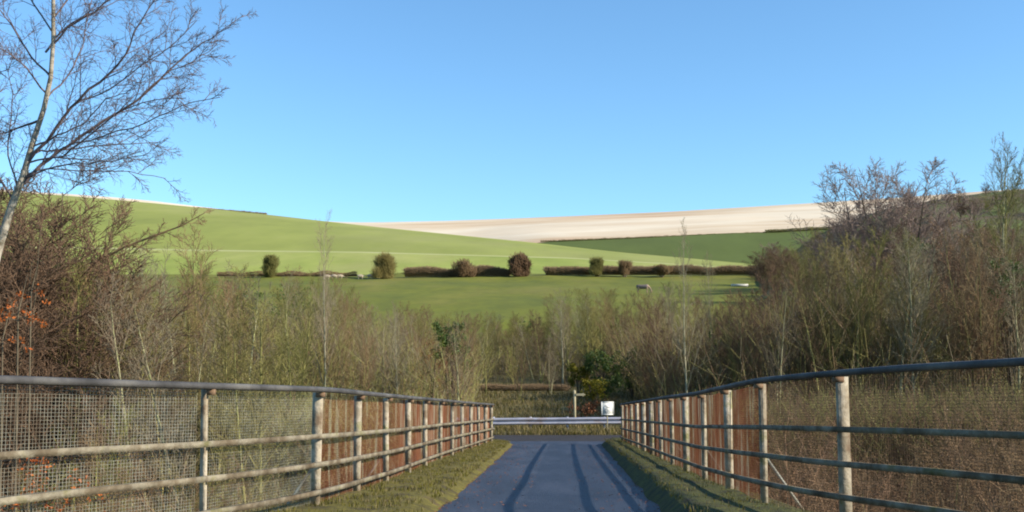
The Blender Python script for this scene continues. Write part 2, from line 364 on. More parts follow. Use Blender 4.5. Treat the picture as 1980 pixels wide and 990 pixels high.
# ------------------------------------------------------------------ parapet fences
HF = 1.40
RH = [0.0, .365, .585, .80]          # rail positions down from the top (fraction)
def fence(FX, sgn, ys_posts, panel_mat, label):
    dz = lambda y: deck_z(y) + (0 if sgn < 0 else lerp_tab([(-30, .13), (9, .13), (12.4, .10), (17, .05), (30, .03), (39, 0)], y))
    root = empty('mesh_parapet_fence', (FX(8), 8, dz(8)))
    off = Vector(root.location)
    def par(o): o.parent = root; o.matrix_parent_inverse.identity(); o.location = (0, 0, 0); return o
    def L(p): return (p[0] - off.x, p[1] - off.y, p[2] - off.z)
    y0, y1 = ys_posts[0], ys_posts[-1]
    Y = np.arange(y0 - .3, y1 + .26, .5)
    for i, h in enumerate(RH):
        mb = MB()
        jit = lambda y: .006 * mnoise.noise((y * .35, i * 3, sgn))
        pts = [L((FX(y), y, dz(y) + HF * (1 - h) + jit(y))) for y in Y]
        if i == 0: mb.tube(pts, .031, 8)
        else: mb.tube(pts, .037, 4, scale=(.75, 1.0))
        nm = 'top_rail' if i == 0 else 'rail'
        par(mb.build(nm, M['rail' if i else 'steel_rail'], smooth=(i == 0)))
    for k, y in enumerate(ys_posts):
        # posts stand just outside the rails and the mesh
        w = .07 + .035 * random.random(); lean = .012 * random.uniform(-1, 1)
        d = np.array([FX(y + .2) - FX(y - .2), .4, 0]); d /= np.linalg.norm(d); nrm = np.array([d[1], -d[0], 0]) * sgn
        c = np.array([FX(y), y, dz(y)]) + nrm * .075
        mb = MB(); top = HF - .03
        ax = (nrm, d, (lean, lean, 1))
        mb.box(L(c + np.array([0, 0, (top - .25) / 2])), w * (.6 if k == 7 and sgn < 0 else 1.1), .026, top + .25, ax)
        p = par(mb.build('post', M['post']))
        for h in RH:
            br = MB()
            cc = np.array([FX(y), y, dz(y) + HF * (1 - h) - (.055 if h == 0 else 0)]) + nrm * .035
            br.box(L(cc), .10, .045, .05 if h == 0 else .035, (nrm, d, (0, 0, 1)))
            br.build('bracket', M['rust_dull'], p)
        if k % 2 == 0 and 4 < y < 24:
            st = MB(); q0 = c + np.array([0, 0, HF * .42]); q1 = c + nrm * .62 + d * .1 + np.array([0, 0, -.28])
            st.tube([L(q0), L(q1)], .017, 6); par(st.build('stay', M['galv']))
    for k in range(len(ys_posts) - 1):
        a, b = ys_posts[k], ys_posts[k + 1]; m, sp, wr = panel_mat(k, (a + b) / 2)
        mb = MB(); n = int((b - a) / sp)
        yv = a + .03 + (b - a - .06) * np.arange(n + 1) / n + rng.normal(0, sp * .08, n + 1)
        d = .125 * sgn
        x = np.array([FX(t) for t in yv]) + d; z = np.array([dz(t) for t in yv])
        bulge = .012 * np.sin(np.arange(n + 1) * 2.1 / n * math.pi + k)
        x = x + bulge
        hb, ht = .05, HF - .035; spy = sp * .75
        # vertical wires: three sided prisms
        a3 = np.arange(3) * 2 * math.pi / 3 + .4; cx, cy = np.cos(a3) * wr, np.sin(a3) * wr
        V = np.zeros((n + 1, 2, 3, 3))
        V[..., 0] = x[:, None, None] + cx[None, None, :]; V[..., 1] = yv[:, None, None] + cy[None, None, :]
        V[:, 0, :, 2] = (z + hb)[:, None]; V[:, 1, :, 2] = (z + ht)[:, None]
        V -= np.array([off.x, off.y, off.z])
        base = np.arange(n + 1)[:, None] * 6; j = np.arange(3)[None, :]; j2 = (j + 1) % 3
        q = np.stack([base + j, base + j2, base + 3 + j2, base + 3 + j], -1).reshape(-1, 4)
        mb.add(V.reshape(-1, 3), q)
        nh = int((ht - hb) / spy)
        sub = slice(0, None, max(1, n // 16)); idx = list(range(0, n + 1))[sub]
        if idx[-1] != n: idx.append(n)
        for h in range(nh + 1):
            zz = hb + (ht - hb) * h / nh
            mb.tube(np.stack([x[idx] - off.x + wr * .9, yv[idx] - off.y, z[idx] + zz - off.z], -1), wr, 3, caps=False)
        par(mb.build('mesh_panel', m))
    tag(root, label, 'fence')
    return root
lp = [-8.0, -5.2, -2.4, .2, 2.6, 5.0, 7.3, 9.9, 12.4, 14.4, 16.5, 18.9, 21.3, 24.0, 26.3, 28.6, 31.0, 33.5, 36.0, 38.6]
rp_ = [-8.0, -5.2, -2.4, .2, 2.6, 5.0, 7.6, 10.2, 12.5, 14.7, 17.0, 19.3, 21.6, 24.0, 26.4, 28.9, 31.4, 33.9, 36.4, 38.9]
fence(LX, -1, lp, lambda k, y: (M['galv'], .036, .0019) if y < 9 else ((M['galv'], .036, .0014) if y < 12 else (M['rust'], .034, .0021)),
      'sunlit pale-railed parapet fence left of the road, grey mesh turning rusty further along')
fence(RX, 1, rp_, lambda k, y: (M['rust_dull'], .034, .0015) if y < 12.6 else (M['rust'], .034, .0021),
      'parapet fence right of the road with dark shaded rails and rusty mesh between pale posts')

# ------------------------------------------------------------------ crash barrier, sign, fingerpost
root = empty('crash_barrier', (1.5, 48, -1.45)); tag(root, 'silver steel crash barrier running across the end of the lane beyond the junction', 'crash barrier')
prof = [(.00, .155), (-.045, .13), (-.075, .085), (-.045, .045), (0, .02), (0, -.02), (-.045, -.045), (-.075, -.085), (-.045, -.13), (0, -.155)]
xsb = np.arange(-2.7, 6.6, .5)
mb = MB(); V = []
for x in xsb:
    zc = .42 + .02 * (x - 1.5) / 3 + .008 * mnoise.noise((x, 0, 0)); yb = .02 * mnoise.noise((x * .7, 1, 0))
    V += [(x - 1.5, py_ + yb, zc + pz) for py_, pz in prof] + [(x - 1.5, py_ + yb + .006, zc + pz) for py_, pz in prof[::-1]]
n = 20; fs = []
for i in range(len(xsb) - 1):
    for j in range(n): fs.append((i * n + j, (i + 1) * n + j, (i + 1) * n + (j + 1) % n, i * n + (j + 1) % n))
mb.add(V, fs); mb.build('beam', M['steel'], root)
for x in np.arange(-2.4, 6.4, 1.6):
    mb = MB(); mb.box((x - 1.5, .10, .20), .10, .12, .80); mb.build('post', M['steel'], root)

p = P(1174.5, 789.5, 46.9)
root = empty('square_notice', (p.x, p.y, -1.47)); tag(root, 'small square white notice with faint grey marks beside the end of the right fence', 'sign')
zc = p.z + 1.47; mb = MB(); mb.box((0, 0, zc), .56, .02, .56)
for i in (-1, 1): mb.box((i * .262, -.014, zc), .036, .014, .56)
for i in (-1, 1): mb.box((0, -.014, zc + i * .262), .488, .014, .036)
mb.build('board', M['sign_white'], root)
mk = MB()
for i, (a, b, w) in enumerate([(-.05, .10, .16), (.04, .04, .20), (-.02, -.03, .14), (.05, -.10, .12)]):
    mk.box((a, -.0135, zc + b), w, .004, .035)
mk.build('marking', M['sign_grey'], root)
root.rotation_euler = (0, 0, R(16))
mb = MB(); mb.tube([(0, .035, -.1), (0, .035, zc + .2)], .024, 8); mb.build('post', M['wood_pale'], root)

p = P(1111, 756, 50)
root = empty('fingerpost', (p.x, 50, -1.4)); tag(root, 'pale wooden fingerpost pointing right, standing behind the crash barrier', 'signpost')
zt = p.z + 1.4
mb = MB(); mb.box((0, 0, zt / 2 - .1), .11, .11, zt + .2)
mb.add([(-.055, -.055, zt), (.055, -.055, zt), (.055, .055, zt), (-.055, .055, zt), (0, 0, zt + .06)], [(0, 1, 4), (1, 2, 4), (2, 3, 4), (3, 0, 4)])
mb.build('post', M['wood_pale'], root)
mb = MB(); za = zt - .16
out = [(.055, -.05), (.36, -.05), (.36, -.09), (.50, .0), (.36, .09), (.36, .05), (.055, .05)]
V = [(x, -.075, za + z) for x, z in out] + [(x, -.045, za + z) for x, z in out]
mb.add(V, [(0, 1, 5, 6), (2, 3, 4, 4 - 0)][:1] + [(13, 12, 8, 7)])
mb.add(V, [(2, 3, 4), (11, 10, 9)])
mb.add(V, [(i, (i + 1) % 7, 7 + (i + 1) % 7, 7 + i)[::-1] for i in range(7)])
mb.build('finger', M['wood_pale'], root)

# ------------------------------------------------------------------ tree generator
def rot_about(v, axis, a):
    axis = axis.normalized(); return v * math.cos(a) + axis.cross(v) * math.sin(a) + axis * axis.dot(v) * (1 - math.cos(a))
class Tree:
    def __init__(s, seed, levels, side=(6, 4, 3, 3)):
        s.r = random.Random(seed); s.lv = levels; s.tr = MB(); s.cr = MB(); s.side = side; s.tips = []
    def limb(s, p, d, L, rad, lev, skip_trunk=False):
        q = s.lv[lev]; seg = q['seg']; pts = [p.copy()]; dirs = [d.copy()]
        for i in range(seg):
            w = q['wob']; d = d + Vector((s.r.uniform(-w, w), s.r.uniform(-w, w), s.r.uniform(-w, w) * .6)) + Vector((0, 0, q['up'])); d.normalize()
            p = p + d * (L / seg); pts.append(p.copy()); dirs.append(d.copy())
        rr = rad * (1 - np.linspace(0, 1, seg + 1) * q.get('taper', .8)) ** q.get('tp', 1)
        mb = s.tr if lev == 0 else s.cr
        mb.tube([tuple(x) for x in pts], rr, s.side[min(lev, 3)], caps=False)
        s.kids(pts, dirs, L, rr, lev)
        return pts
    def kids(s, pts, dirs, L, rr, lev):
        q = s.lv[lev]
        if lev + 1 >= len(s.lv): s.tips.append(pts[-1]); s.tips.append(pts[len(pts) // 2]); return
        seg = len(pts) - 1; ga = s.r.uniform(0, 6.28)
        for c in range(q['kids']):
            t = q['from'] + (1 - q['from']) * (c + s.r.random()) / q['kids']; t = min(t, .99)
            i = min(int(t * seg), seg - 1); f = t * seg - i
            bp = pts[i].lerp(pts[i + 1], f); bd = dirs[i + 1]
            perp = bd.orthogonal().normalized(); ga += 2.4 + s.r.uniform(-.5, .5); perp = rot_about(perp, bd, ga)
            ang = R(s.r.uniform(*q['ang'])); nd = bd * math.cos(ang) + perp * math.sin(ang); nd.normalize()
            nl = L * q['len'] * (1 - q.get('shr', .6) * (t - q['from']) / (1 - q['from'])) * s.r.uniform(.7, 1.2)
            nr = max(q.get('rmin', .003), rr[i] * q.get('rk', .5))
            s.limb(bp, nd, nl, nr, lev + 1)

def sapling(seed, H=8, stems=1, tw=.0055, dens=1.0, kind='up'):
    "a bare young tree, origin at its foot"
    ang = (22, 42) if kind == 'up' else (38, 65)
    lv = [dict(seg=9, wob=.07, up=.06, kids=int(16 * dens / stems ** .5), ang=ang, len=.36 if kind == 'up' else .42, shr=.65, rk=.5, rmin=.008, taper=.88, **{'from': .22}),
          dict(seg=5, wob=.14, up=.10, kids=int(7 * dens), ang=(25, 50), len=.46, shr=.5, rk=.55, rmin=tw, taper=.75, **{'from': .2}),
          dict(seg=3, wob=.2, up=.06, kids=int(5 * dens), ang=(25, 55), len=.5, shr=.4, rk=.7, rmin=tw * .8, taper=.5, **{'from': .15}),
          dict(seg=2, wob=.25, up=.03, kids=0, ang=(0, 0), len=0, taper=.5, **{'from': 0})]
    t = Tree(seed, lv, (6, 4, 3, 3)); r = t.r
    for k in range(stems):
        d = Vector((r.uniform(-.08, .08), r.uniform(-.08, .08), 1)) if stems == 1 else Vector((r.uniform(-.3, .3), r.uniform(-.3, .3), 1))
        b = Vector((0, 0, -.3)) if stems == 1 else Vector((r.uniform(-.2, .2), r.uniform(-.2, .2), -.3))
        hk = H * (1 if k == 0 else r.uniform(.7, .95))
        t.limb(b, d.normalized(), hk, H * .0108 * (1 if stems == 1 else .72), 0)
    return t
def bush(seed, H=2.5, n=9, tw=.006):
    lv = [dict(seg=5, wob=.2, up=.03, kids=8, ang=(20, 55), len=.5, shr=.4, rk=.55, rmin=.007, taper=.8, **{'from': .15}),
          dict(seg=3, wob=.25, up=.05, kids=6, ang=(25, 60), len=.5, shr=.4, rk=.6, rmin=tw, taper=.6, **{'from': .1}),
          dict(seg=2, wob=.3, up=.02, kids=4, ang=(25, 60), len=.55, shr=.3, rk=.7, rmin=tw * .9, taper=.5, **{'from': .1}),
          dict(seg=2, wob=.3, up=0, kids=0, ang=(0, 0), len=0, taper=.5, **{'from': 0})]
    t = Tree(seed, lv, (4, 3, 3, 3)); r = t.r
    for k in range(n):
        a = r.uniform(0, 6.28); s_ = r.uniform(0, .9)
        t.limb(Vector((r.uniform(-.2, .2) * H * .4, r.uniform(-.2, .2) * H * .4, -.15)), Vector((math.cos(a) * s_, math.sin(a) * s_, 1)).normalized(), H * r.uniform(.6, 1) / (1 + .15 * s_), .016 * H / 2.5, 0)
    return t
def leaves(mb, pts, size, spread, per, r, m=0):
    V, Fq = [], []
    for p in pts:
        for k in range(per):
            c = np.array(p) + np.array([r.gauss(0, spread), r.gauss(0, spread), r.gauss(0, spread)])
            a = np.array([r.gauss(0, 1), r.gauss(0, 1), r.gauss(0, 1)]); a /= np.linalg.norm(a)
            b = np.cross(a, [r.gauss(0, 1), r.gauss(0, 1), r.gauss(0, 1)]); b /= np.linalg.norm(b) + 1e-9
            s_ = size * r.uniform(.6, 1.3); i = len(V)
            V += [c - a * s_, c + b * s_ * .5, c + a * s_, c - b * s_ * .5]; Fq.append((i, i + 1, i + 2, i + 3))
    mb.add(V, Fq, m)

def protos(kind, n, fn, bark, twig, name):
    L = []
    for k in range(n):
        t = fn(k)
        H = max(v[:, 2].max() for v in t.cr.v)
        L.append((t.tr.mesh(name + '_trunk', M[bark], smooth=True), t.cr.mesh(name + '_crown', M[twig]), H))
    return L
PR = {
    'olive': protos('olive', 4, lambda k: sapling(100 + k, 8, 1, .0095, 1.35), 'bark_olive', 'tw_olive', 'sapling'),
    'grey': protos('grey', 3, lambda k: sapling(200 + k, 8, 1 + k % 2, .0085, 1.25), 'bark_pale', 'tw_grey', 'sapling'),
    'brown': protos('brown', 3, lambda k: sapling(300 + k, 8, 2, .009, 1.35, 'up'), 'bark_olive', 'tw_brown', 'sapling'),
    'maroon': protos('maroon', 2, lambda k: sapling(400 + k, 8, 4, .0095, 1.9, 'wide'), 'bark_dark', 'tw_maroon', 'sapling'),
    'purple': protos('purple', 2, lambda k: sapling(500 + k, 8, 4, .0105, 1.75, 'wide'), 'bark_dark', 'tw_purple', 'sapling'),
    'white': protos('white', 2, lambda k: sapling(700 + k, 8, 1, .0085, 1.15), 'bark_white', 'tw_grey', 'sapling'),
    'bush': protos('bush', 3, lambda k: bush(600 + k, 2.6, 14, .0032), 'bark_dark', 'tw_brown', 'bush'),
    'bush_olive': protos('bush', 3, lambda k: bush(650 + k, 2.6, 14, .0035), 'bark_olive', 'tw_olive', 'bush'),
}
ROWN = {}
def where(px, Y):
    if Y >= 84: L_ = [(950, 'behind the left end of the grass bank'), (1050, 'behind the middle of the grass bank'), (1140, 'left of the dark ivy bushes'), (1200, 'above the dark ivy bushes'), (9999, 'right of the dark ivy bushes')]
    elif px < 990: L_ = [(60, 'at the left edge by the birch trunk'), (200, 'below the dark red-brown tree'), (300, 'right of the dark red-brown tree'), (400, 'above the end of the grey mesh'), (480, 'between grey mesh and leftmost field bush'), (560, 'below the leftmost field bush'), (640, 'beside the thin pale-trunked tree'), (720, 'left of the tall grey-green bush'), (800, 'below the tall grey-green bush'), (860, 'beside the rusty orange shrub'), (9999, 'at the far end of the left parapet')]
    else: L_ = [(1260, 'at the far end of the right parapet'), (1340, 'beside the pale-trunked tree'), (1420, 'below the clipped field hedge'), (1500, 'below the right end of the clipped hedge'), (1580, 'left of the bright post'), (1660, 'above the bright post'), (1740, 'below the tallest purplish tree'), (1820, 'right of the tallest purplish tree'), (1900, 'by the ivy clump on the right'), (9999, 'at the right edge of the view')]
    w = next(t for a, t in L_ if px < a)
    return w
def place(name, pr, X, Y, H, label, cat, group=None, wide=1.0, z=None, rz=None):
    trm, crm, h0 = pr
    o = empty(name, (X, Y, ground(X, Y) - .05 if z is None else z))
    s_ = H / h0; o.scale = (s_ * wide, s_ * wide, s_); o.rotation_euler = (0, 0, random.uniform(0, 6.28) if rz is None else rz)
    a = bpy.data.objects.new('trunk', trm); b = bpy.data.objects.new('crown', crm)
    for q in (a, b): COL.objects.link(q); q.parent = o
    tag(o, label, cat, group); return o

TL = [(-400, 420), (0, 465), (200, 480), (300, 480), (360, 465), (420, 495), (520, 510), (600, 515), (650, 535), (680, 560), (750, 575), (800, 588), (850, 596), (900, 600), (960, 598), (1010, 600), (1050, 580),
      (1100, 555), (1180, 552), (1250, 565), (1300, 540), (1400, 565), (1480, 530), (1520, 500), (1570, 465), (1640, 440), (1750, 430), (1900, 420), (2300, 380)]
taken = []
def ok_sun(X, Y, zt):
    return Y > 39 or X < 0 or X - 2.05 * (zt + .2) > 4.2
def spread(n, x0, x1, d0, d1, kinds, label, group, cat='tree', name='bare_sapling', topk=(0.80, 1.02), mind=.9, cap=None, wide=(.75, 1.15)):
    c = 0; tries = 0
    while c < n and tries < n * 40:
        tries += 1
        px = random.uniform(x0, x1); Y = d0 + (d1 - d0) * random.random() ** 1.1
        ytop = lerp_tab(TL, px); ytop = 740 - (740 - ytop) * random.uniform(*topk)
        p = P(px, ytop, Y); X = p.x; g = ground(X, Y); H = p.z - g
        if cap: H = min(H, cap * random.uniform(.7, 1))
        if H < 1.3 or not ok_sun(X, Y, g + H): continue
        if Y < 41 and (LX(min(Y, 38)) - 1.6 < X < RX(min(Y, 38)) + 1.6): continue
        if 38 < Y < 49: continue
        if Y < 83 and -1.6 - .035 * (Y - 45) < X < 7.2 + .02 * (Y - 45) and Y >= 41: continue
        if any((X - a) ** 2 + (Y - b) ** 2 < mind ** 2 for a, b in taken): continue
        taken.append((X, Y)); k = random.choice(kinds)
        pr = random.choice(PR[k]); tone = {'olive': 'olive', 'grey': 'grey-barked', 'brown': 'brown', 'maroon': 'dark red-brown', 'purple': 'purplish', 'bush': 'brown', 'bush_olive': 'olive'}[k]
        place(name, pr, X, Y, H, ' '.join([('short' if H < 4 else 'tall' if H > 6.5 else 'slim') , (label % tone).replace('sapling in the thicket', ('front-rank' if Y < 57 else 'mid-rank' if Y < 68 else 'back-rank') + ' sapling'), where(px, Y)]), cat, group, wide=random.uniform(*wide) * (1 if H > 4 else 1.3))
        c += 1
    return c
O, G_, B_ = 'olive', 'grey', 'brown'
# left of the bridge
cnt = 0
cnt += spread(72, -150, 720, 49, 76, [O, O, O, G_, G_, B_], 'bare %s sapling in the thicket', 'young trees in the thicket left of the bridge')
cnt += spread(26, -150, 560, 30, 38, [O, O, B_, G_], 'bare %s sapling in the thicket', 'young trees in the thicket left of the bridge', topk=(.6, .95), mind=1.1)
cnt += spread(14, -150, 420, 14, 29, [O, B_, 'bush'], 'bare %s growth behind left mesh', 'low growth seen through the left mesh', topk=(-.6, .1), mind=1.3)
cnt += spread(38, 560, 905, 49, 84, [O, B_, G_, B_], 'bare %s sapling', 'young trees behind the far end of the left parapet', mind=.9)
# across the end of the lane
cnt += spread(66, 850, 1300, 84, 116, [O, O, G_, B_], 'spreading bare %s tree', 'low trees between the bank and the field', wide=(.9, 1.5), mind=1.0)
# right of the bridge
cnt += spread(84, 1215, 2060, 49, 84, [O, G_, B_, B_, 'maroon'], 'bare %s sapling in the thicket', 'young trees in the thicket right of the bridge')
cnt += spread(22, 1500, 2080, 39, 49.5, [O, B_, G_], 'bare %s sapling in the thicket', 'young trees in the thicket right of the bridge')
cnt += spread(22, 1480, 2100, 12, 36, [B_, 'bush', 'bush'], 'bare %s growth behind right mesh', 'low growth seen through the right mesh', topk=(-.6, .12), mind=1.2)
# slope on the right, behind
def on_scrub(px, k):
    A3, C3 = SCRUB; i = int((px - 1330) / 25); i = max(0, min(i, len(A3) - 1)); a, c = A3[i], C3[i]
    return Vector((a.x + (c.x - a.x) * k, a.y + (c.y - a.y) * k, a.z + (c.z - a.z) * k))
for i in range(74):
    px = random.uniform(1480, 2050) if i < 46 else random.uniform(1490, 1700); k = random.random() ** .8 * (.97 if i < 46 else .8); p = on_scrub(px, k)
    kd = random.choice(['maroon', 'brown', 'olive', 'bush_olive', 'purple'])
    tone = {'maroon': 'dark red-brown', 'brown': 'brown', 'olive': 'olive', 'bush_olive': 'olive', 'purple': 'purplish'}[kd]
    place('bare_tree', random.choice(PR[kd]), p.x, p.y, random.uniform(5, 9) * (1 if k < .65 else .55), 'bare %s tree on the scrubby slope behind the right-hand thicket' % tone, 'tree', 'trees on the scrubby slope', wide=random.uniform(1.2, 1.8), z=p.z - .5)
print('trees', cnt)

def special(name, pr, px, ytop, Y, label, wide=1.0, rz=None, cat='tree', group=None):
    p = P(px, ytop, Y); X = p.x; g = ground(X, Y); rz = 0.7 if rz is None else rz; H = (p.z - g) * 1.04
    co = np.zeros(len(pr[1].vertices) * 3, np.float32); pr[1].vertices.foreach_get('co', co); co = co.reshape(-1, 3)
    c = co[co[:, 2] > co[:, 2].max() * .72][:, :2].mean(0) * (H / pr[2] * wide)      # stand it so that its crown is over the spot
    X -= c[0] * math.cos(rz) - c[1] * math.sin(rz)
    return place(name, pr, X, Y, H, label, cat, group, wide, rz=rz)
special('bare_tree', PR['maroon'][0], 90, 335, 34, 'broad dark red-brown bare tree behind the pale birch trunk', 1.25)
special('bare_tree', PR['maroon'][1], 30, 350, 38, 'dark red-brown bare tree at the left edge, beside the birch trunk', 1.1)
special('bare_tree', PR['maroon'][0], 140, 385, 33, 'dark red-brown bare tree at the right flank of the broad one', 1.1, 2.2)
special('bare_tree', PR['maroon'][1], -30, 350, 33, 'dark red-brown bare tree mostly cut off by the left edge', 1.2, 1.2)
special('bare_tree', PR['maroon'][1], 70, 405, 31, 'lower dark red-brown bare tree filling in under the broad one', 1.3, 3.2)
special('bare_tree', PR['brown'][1], 360, 440, 56, 'brown bare tree making a hump in the treeline right of the leaning branch', 1.1)
special('bare_tree', PR['purple'][0], 1735, 296, 88, 'tallest purplish bare tree standing above the right-hand thicket against the sky', 1.25)
special('bare_tree', PR['purple'][1], 1650, 335, 92, 'purplish bare tree with spreading twigs in front of the chalk field', 1.2)
special('bare_tree', PR['purple'][0], 1800, 345, 94, 'smaller purplish bare tree just right of the tallest one', 1.1, 2.0)
special('bare_tree', PR['grey'][0], 1912, 285, 62, 'slender grey bare tree reaching into the sky near the right edge', .7)
special('bare_tree', PR['olive'][1], 1950, 290, 58, 'slender olive bare tree at the right edge, taller than the hill', .8)
special('bare_tree', PR['purple'][1], 1700, 315, 90, 'purplish bare tree crowded against the left of the tallest one', 1.0, 4.4)
special('bare_tree', PR['brown'][0], 1015, 655, 66, 'dark slim tree standing on the grass bank behind the middle of the barrier', .8)
special('bare_tree', PR['olive'][3], 940, 640, 70, 'slim olive tree on the grass bank just beyond the end of the left parapet', 1.0)
special('bare_tree', PR['grey'][1], 1062, 650, 72, 'grey bare tree on the grass bank left of the fingerpost', 1.1)
special('bare_tree', PR['olive'][0], 985, 668, 76, 'small bare tree at the back of the grass bank', 1.2)
special('bare_tree', PR['grey'][2], 1985, 300, 66, 'forked grey bare tree cut off by the right edge', .9)
special('bare_tree', PR['white'][0], 632, 415, 49.6, 'thin pale-trunked tree whose bare tip rises in front of the grass hill', .5)
special('bare_tree', PR['white'][1], 1318, 435, 50, 'pale-trunked bare tree standing in front of the dark green field', .55, 1.0)
special('bare_tree', PR['grey'][0], 1372, 490, 64, 'thin bare tree just right of the pale-trunked one', .55, 4.0)
special('bare_tree', PR['white'][1], 765, 585, 49.6, 'pale thin tree standing behind the middle of the left parapet', .6)
special('bare_tree', PR['olive'][2], 1410, 600, 52, 'olive-green trunked tree behind the middle of the right parapet', .6)
special('bare_tree', PR['white'][0], 1085, 575, 83, 'pale tree in the middle of the view, left of the evergreen bushes', 1.2)

# undergrowth: wands and bramble stems filling the thickets (nobody could count it)
def undergrowth(name, n, x0, x1, d0, d1, h, mats, label, tall=False, thick=.007):
    mb = MB(); X_, Y_ = [], []
    t = 0; segs = 4; P_ = []; 
    while len(P_) < n and t < n * 6:
        t += 1
        Y = random.uniform(d0, d1); px = random.uniform(x0, x1); X = (px - CX) / F * Y
        if Y < 41 and (LX(min(Y, 38)) - .9 < X < RX(min(Y, 38)) + .9): continue
        if 40.5 < Y < 48.8: continue
        if 48 < Y < 83.5 and -1.5 - .035 * (Y - 45) < X < 6.9 + .02 * (Y - 45): continue
        cl = mnoise.noise((X * .35, Y * .35, 7))
        if cl < -.25: continue
        g = ground(X, Y); hh = h * (1 + .8 * cl) * random.uniform(.4, 1.15)
        if tall == 'strip': hh = (random.uniform(-.6, .75) + max(0, abs(X - 1.5) - 5) * .03 - g)
        elif tall: hh = min(6.5, max(1.2, (P(px, lerp_tab(TL, px), Y).z - g)) * random.uniform(.25, .85) * (1 + .25 * cl))
        elif Y < 38: hh = min(hh, (deck_z(Y) - .3 - g) * random.uniform(.5, 1.1))
        if not ok_sun(X, Y, g + hh): continue
        P_.append((X, Y, g, hh))
    a = np.array(P_); n = len(a)
    d = rng.normal(0, .28, (n, 2)); pts = np.zeros((n, segs + 1, 3))
    for k in range(segs + 1):
        f = k / segs
        pts[:, k, 0] = a[:, 0] + d[:, 0] * a[:, 3] * f ** 1.5 + rng.normal(0, .045, n) * a[:, 3] * (f > 0)
        pts[:, k, 1] = a[:, 1] + d[:, 1] * a[:, 3] * f ** 1.5 + rng.normal(0, .045, n) * a[:, 3] * (f > 0)
        pts[:, k, 2] = a[:, 2] - .05 + a[:, 3] * f * (1 - .25 * (d ** 2).sum(1) * f * 3)
    rad = thick * rng.uniform(.6, 1.6, n)
    a3 = np.arange(3) * 2 * math.pi / 3
    prof_ = (1 - .65 * np.linspace(0, 1, segs + 1))
    V = pts[:, :, None, :].repeat(3, 2)
    V[..., 0] += (rad[:, None] * prof_[None])[:, :, None] * np.cos(a3); V[..., 1] += (rad[:, None] * prof_[None])[:, :, None] * np.sin(a3)
    base = (np.arange(n) * (segs + 1) * 3)[:, None, None] + (np.arange(segs) * 3)[None, :, None]; j = np.arange(3)[None, None, :]; j2 = (j + 1) % 3
    q = np.stack([base + j, base + j2, base + 3 + j2, base + 3 + j], -1).reshape(-1, 4)
    mi = np.repeat(rng.integers(0, len(mats), n), segs * 3)
    mb.add(V.reshape(-1, 3), q, mi)
    # side twigs
    m2 = n * 3; own = rng.integers(0, n, m2); f = rng.integers(1, segs, m2); st = pts[own, f]
    dr = rng.normal(0, 1, (m2, 3)); dr[:, 2] = abs(dr[:, 2]) + .3; dr /= np.linalg.norm(dr, axis=1, keepdims=True); ln = a[own, 3] * rng.uniform(.12, .35, m2)
    en = st + dr * ln[:, None]; w = rad[own] * .8
    V = np.zeros((m2, 2, 3, 3)); V[:, 0] = st[:, None, :]; V[:, 1] = en[:, None, :]
    V[..., 0] += w[:, None, None] * np.cos(a3); V[..., 1] += w[:, None, None] * np.sin(a3); V[:, 1, :, 2] += w[:, None] * np.array([0, .6, -.6])
    base = (np.arange(m2) * 6)[:, None]; j = np.arange(3)[None, :]; j2 = (j + 1) % 3
    q = np.stack([base + j, base + j2, base + 3 + j2, base + 3 + j], -1).reshape(-1, 4)
    mb.add(V.reshape(-1, 3), q, np.repeat(rng.integers(0, len(mats), m2), 3))
    o = mb.build(name, [M[x] for x in mats]); tag(o, label, 'undergrowth', kind='stuff'); return o
undergrowth('undergrowth', 8000, -150, 940, 49, 83, 2.6, ['tw_olive', 'tw_brown', 'tw_grey', 'bark_olive'], 'olive and brown brushwood filling the thicket behind the left parapet', True, .012)
undergrowth('undergrowth', 14000, -200, 640, 13, 38, 2.6, ['tw_olive', 'tw_brown', 'bark_pale', 'grass_b'], 'brushwood and brambles in the cutting seen through the left mesh', False, .0045)
undergrowth('undergrowth', 8500, 1210, 2080, 49, 84, 2.8, ['tw_olive', 'tw_brown', 'tw_grey', 'bark_olive'], 'brown brushwood filling the thicket behind the right parapet', True, .012)
undergrowth('undergrowth', 14000, 1450, 2150, 11, 38, 2.4, ['tw_brown', 'tw_maroon', 'tw_brown', 'bracken'], 'red-brown brambles in the cutting seen through the right mesh', False, .0045)
undergrowth('undergrowth', 4500, 830, 1300, 84, 108, 1.8, ['tw_olive', 'tw_grey', 'bark_olive'], 'olive scrub under the low trees beyond the grass bank', False, .013)

def strip(n, x0, x1, mats, label):
    global P_strip
    undergrowth('undergrowth', n, x0, x1, 34, 40.4, 2.4, mats, label, 'strip', .010)
strip(7000, -400, 850, ['tw_olive', 'bark_olive', 'tw_brown', 'bark_pale'], 'band of stems on the far bank of the cutting, seen through the left mesh')
strip(7000, 1300, 2300, ['tw_brown', 'bark_olive', 'tw_maroon', 'tw_olive'], 'band of red-brown stems on the far bank of the cutting, seen through the right mesh')

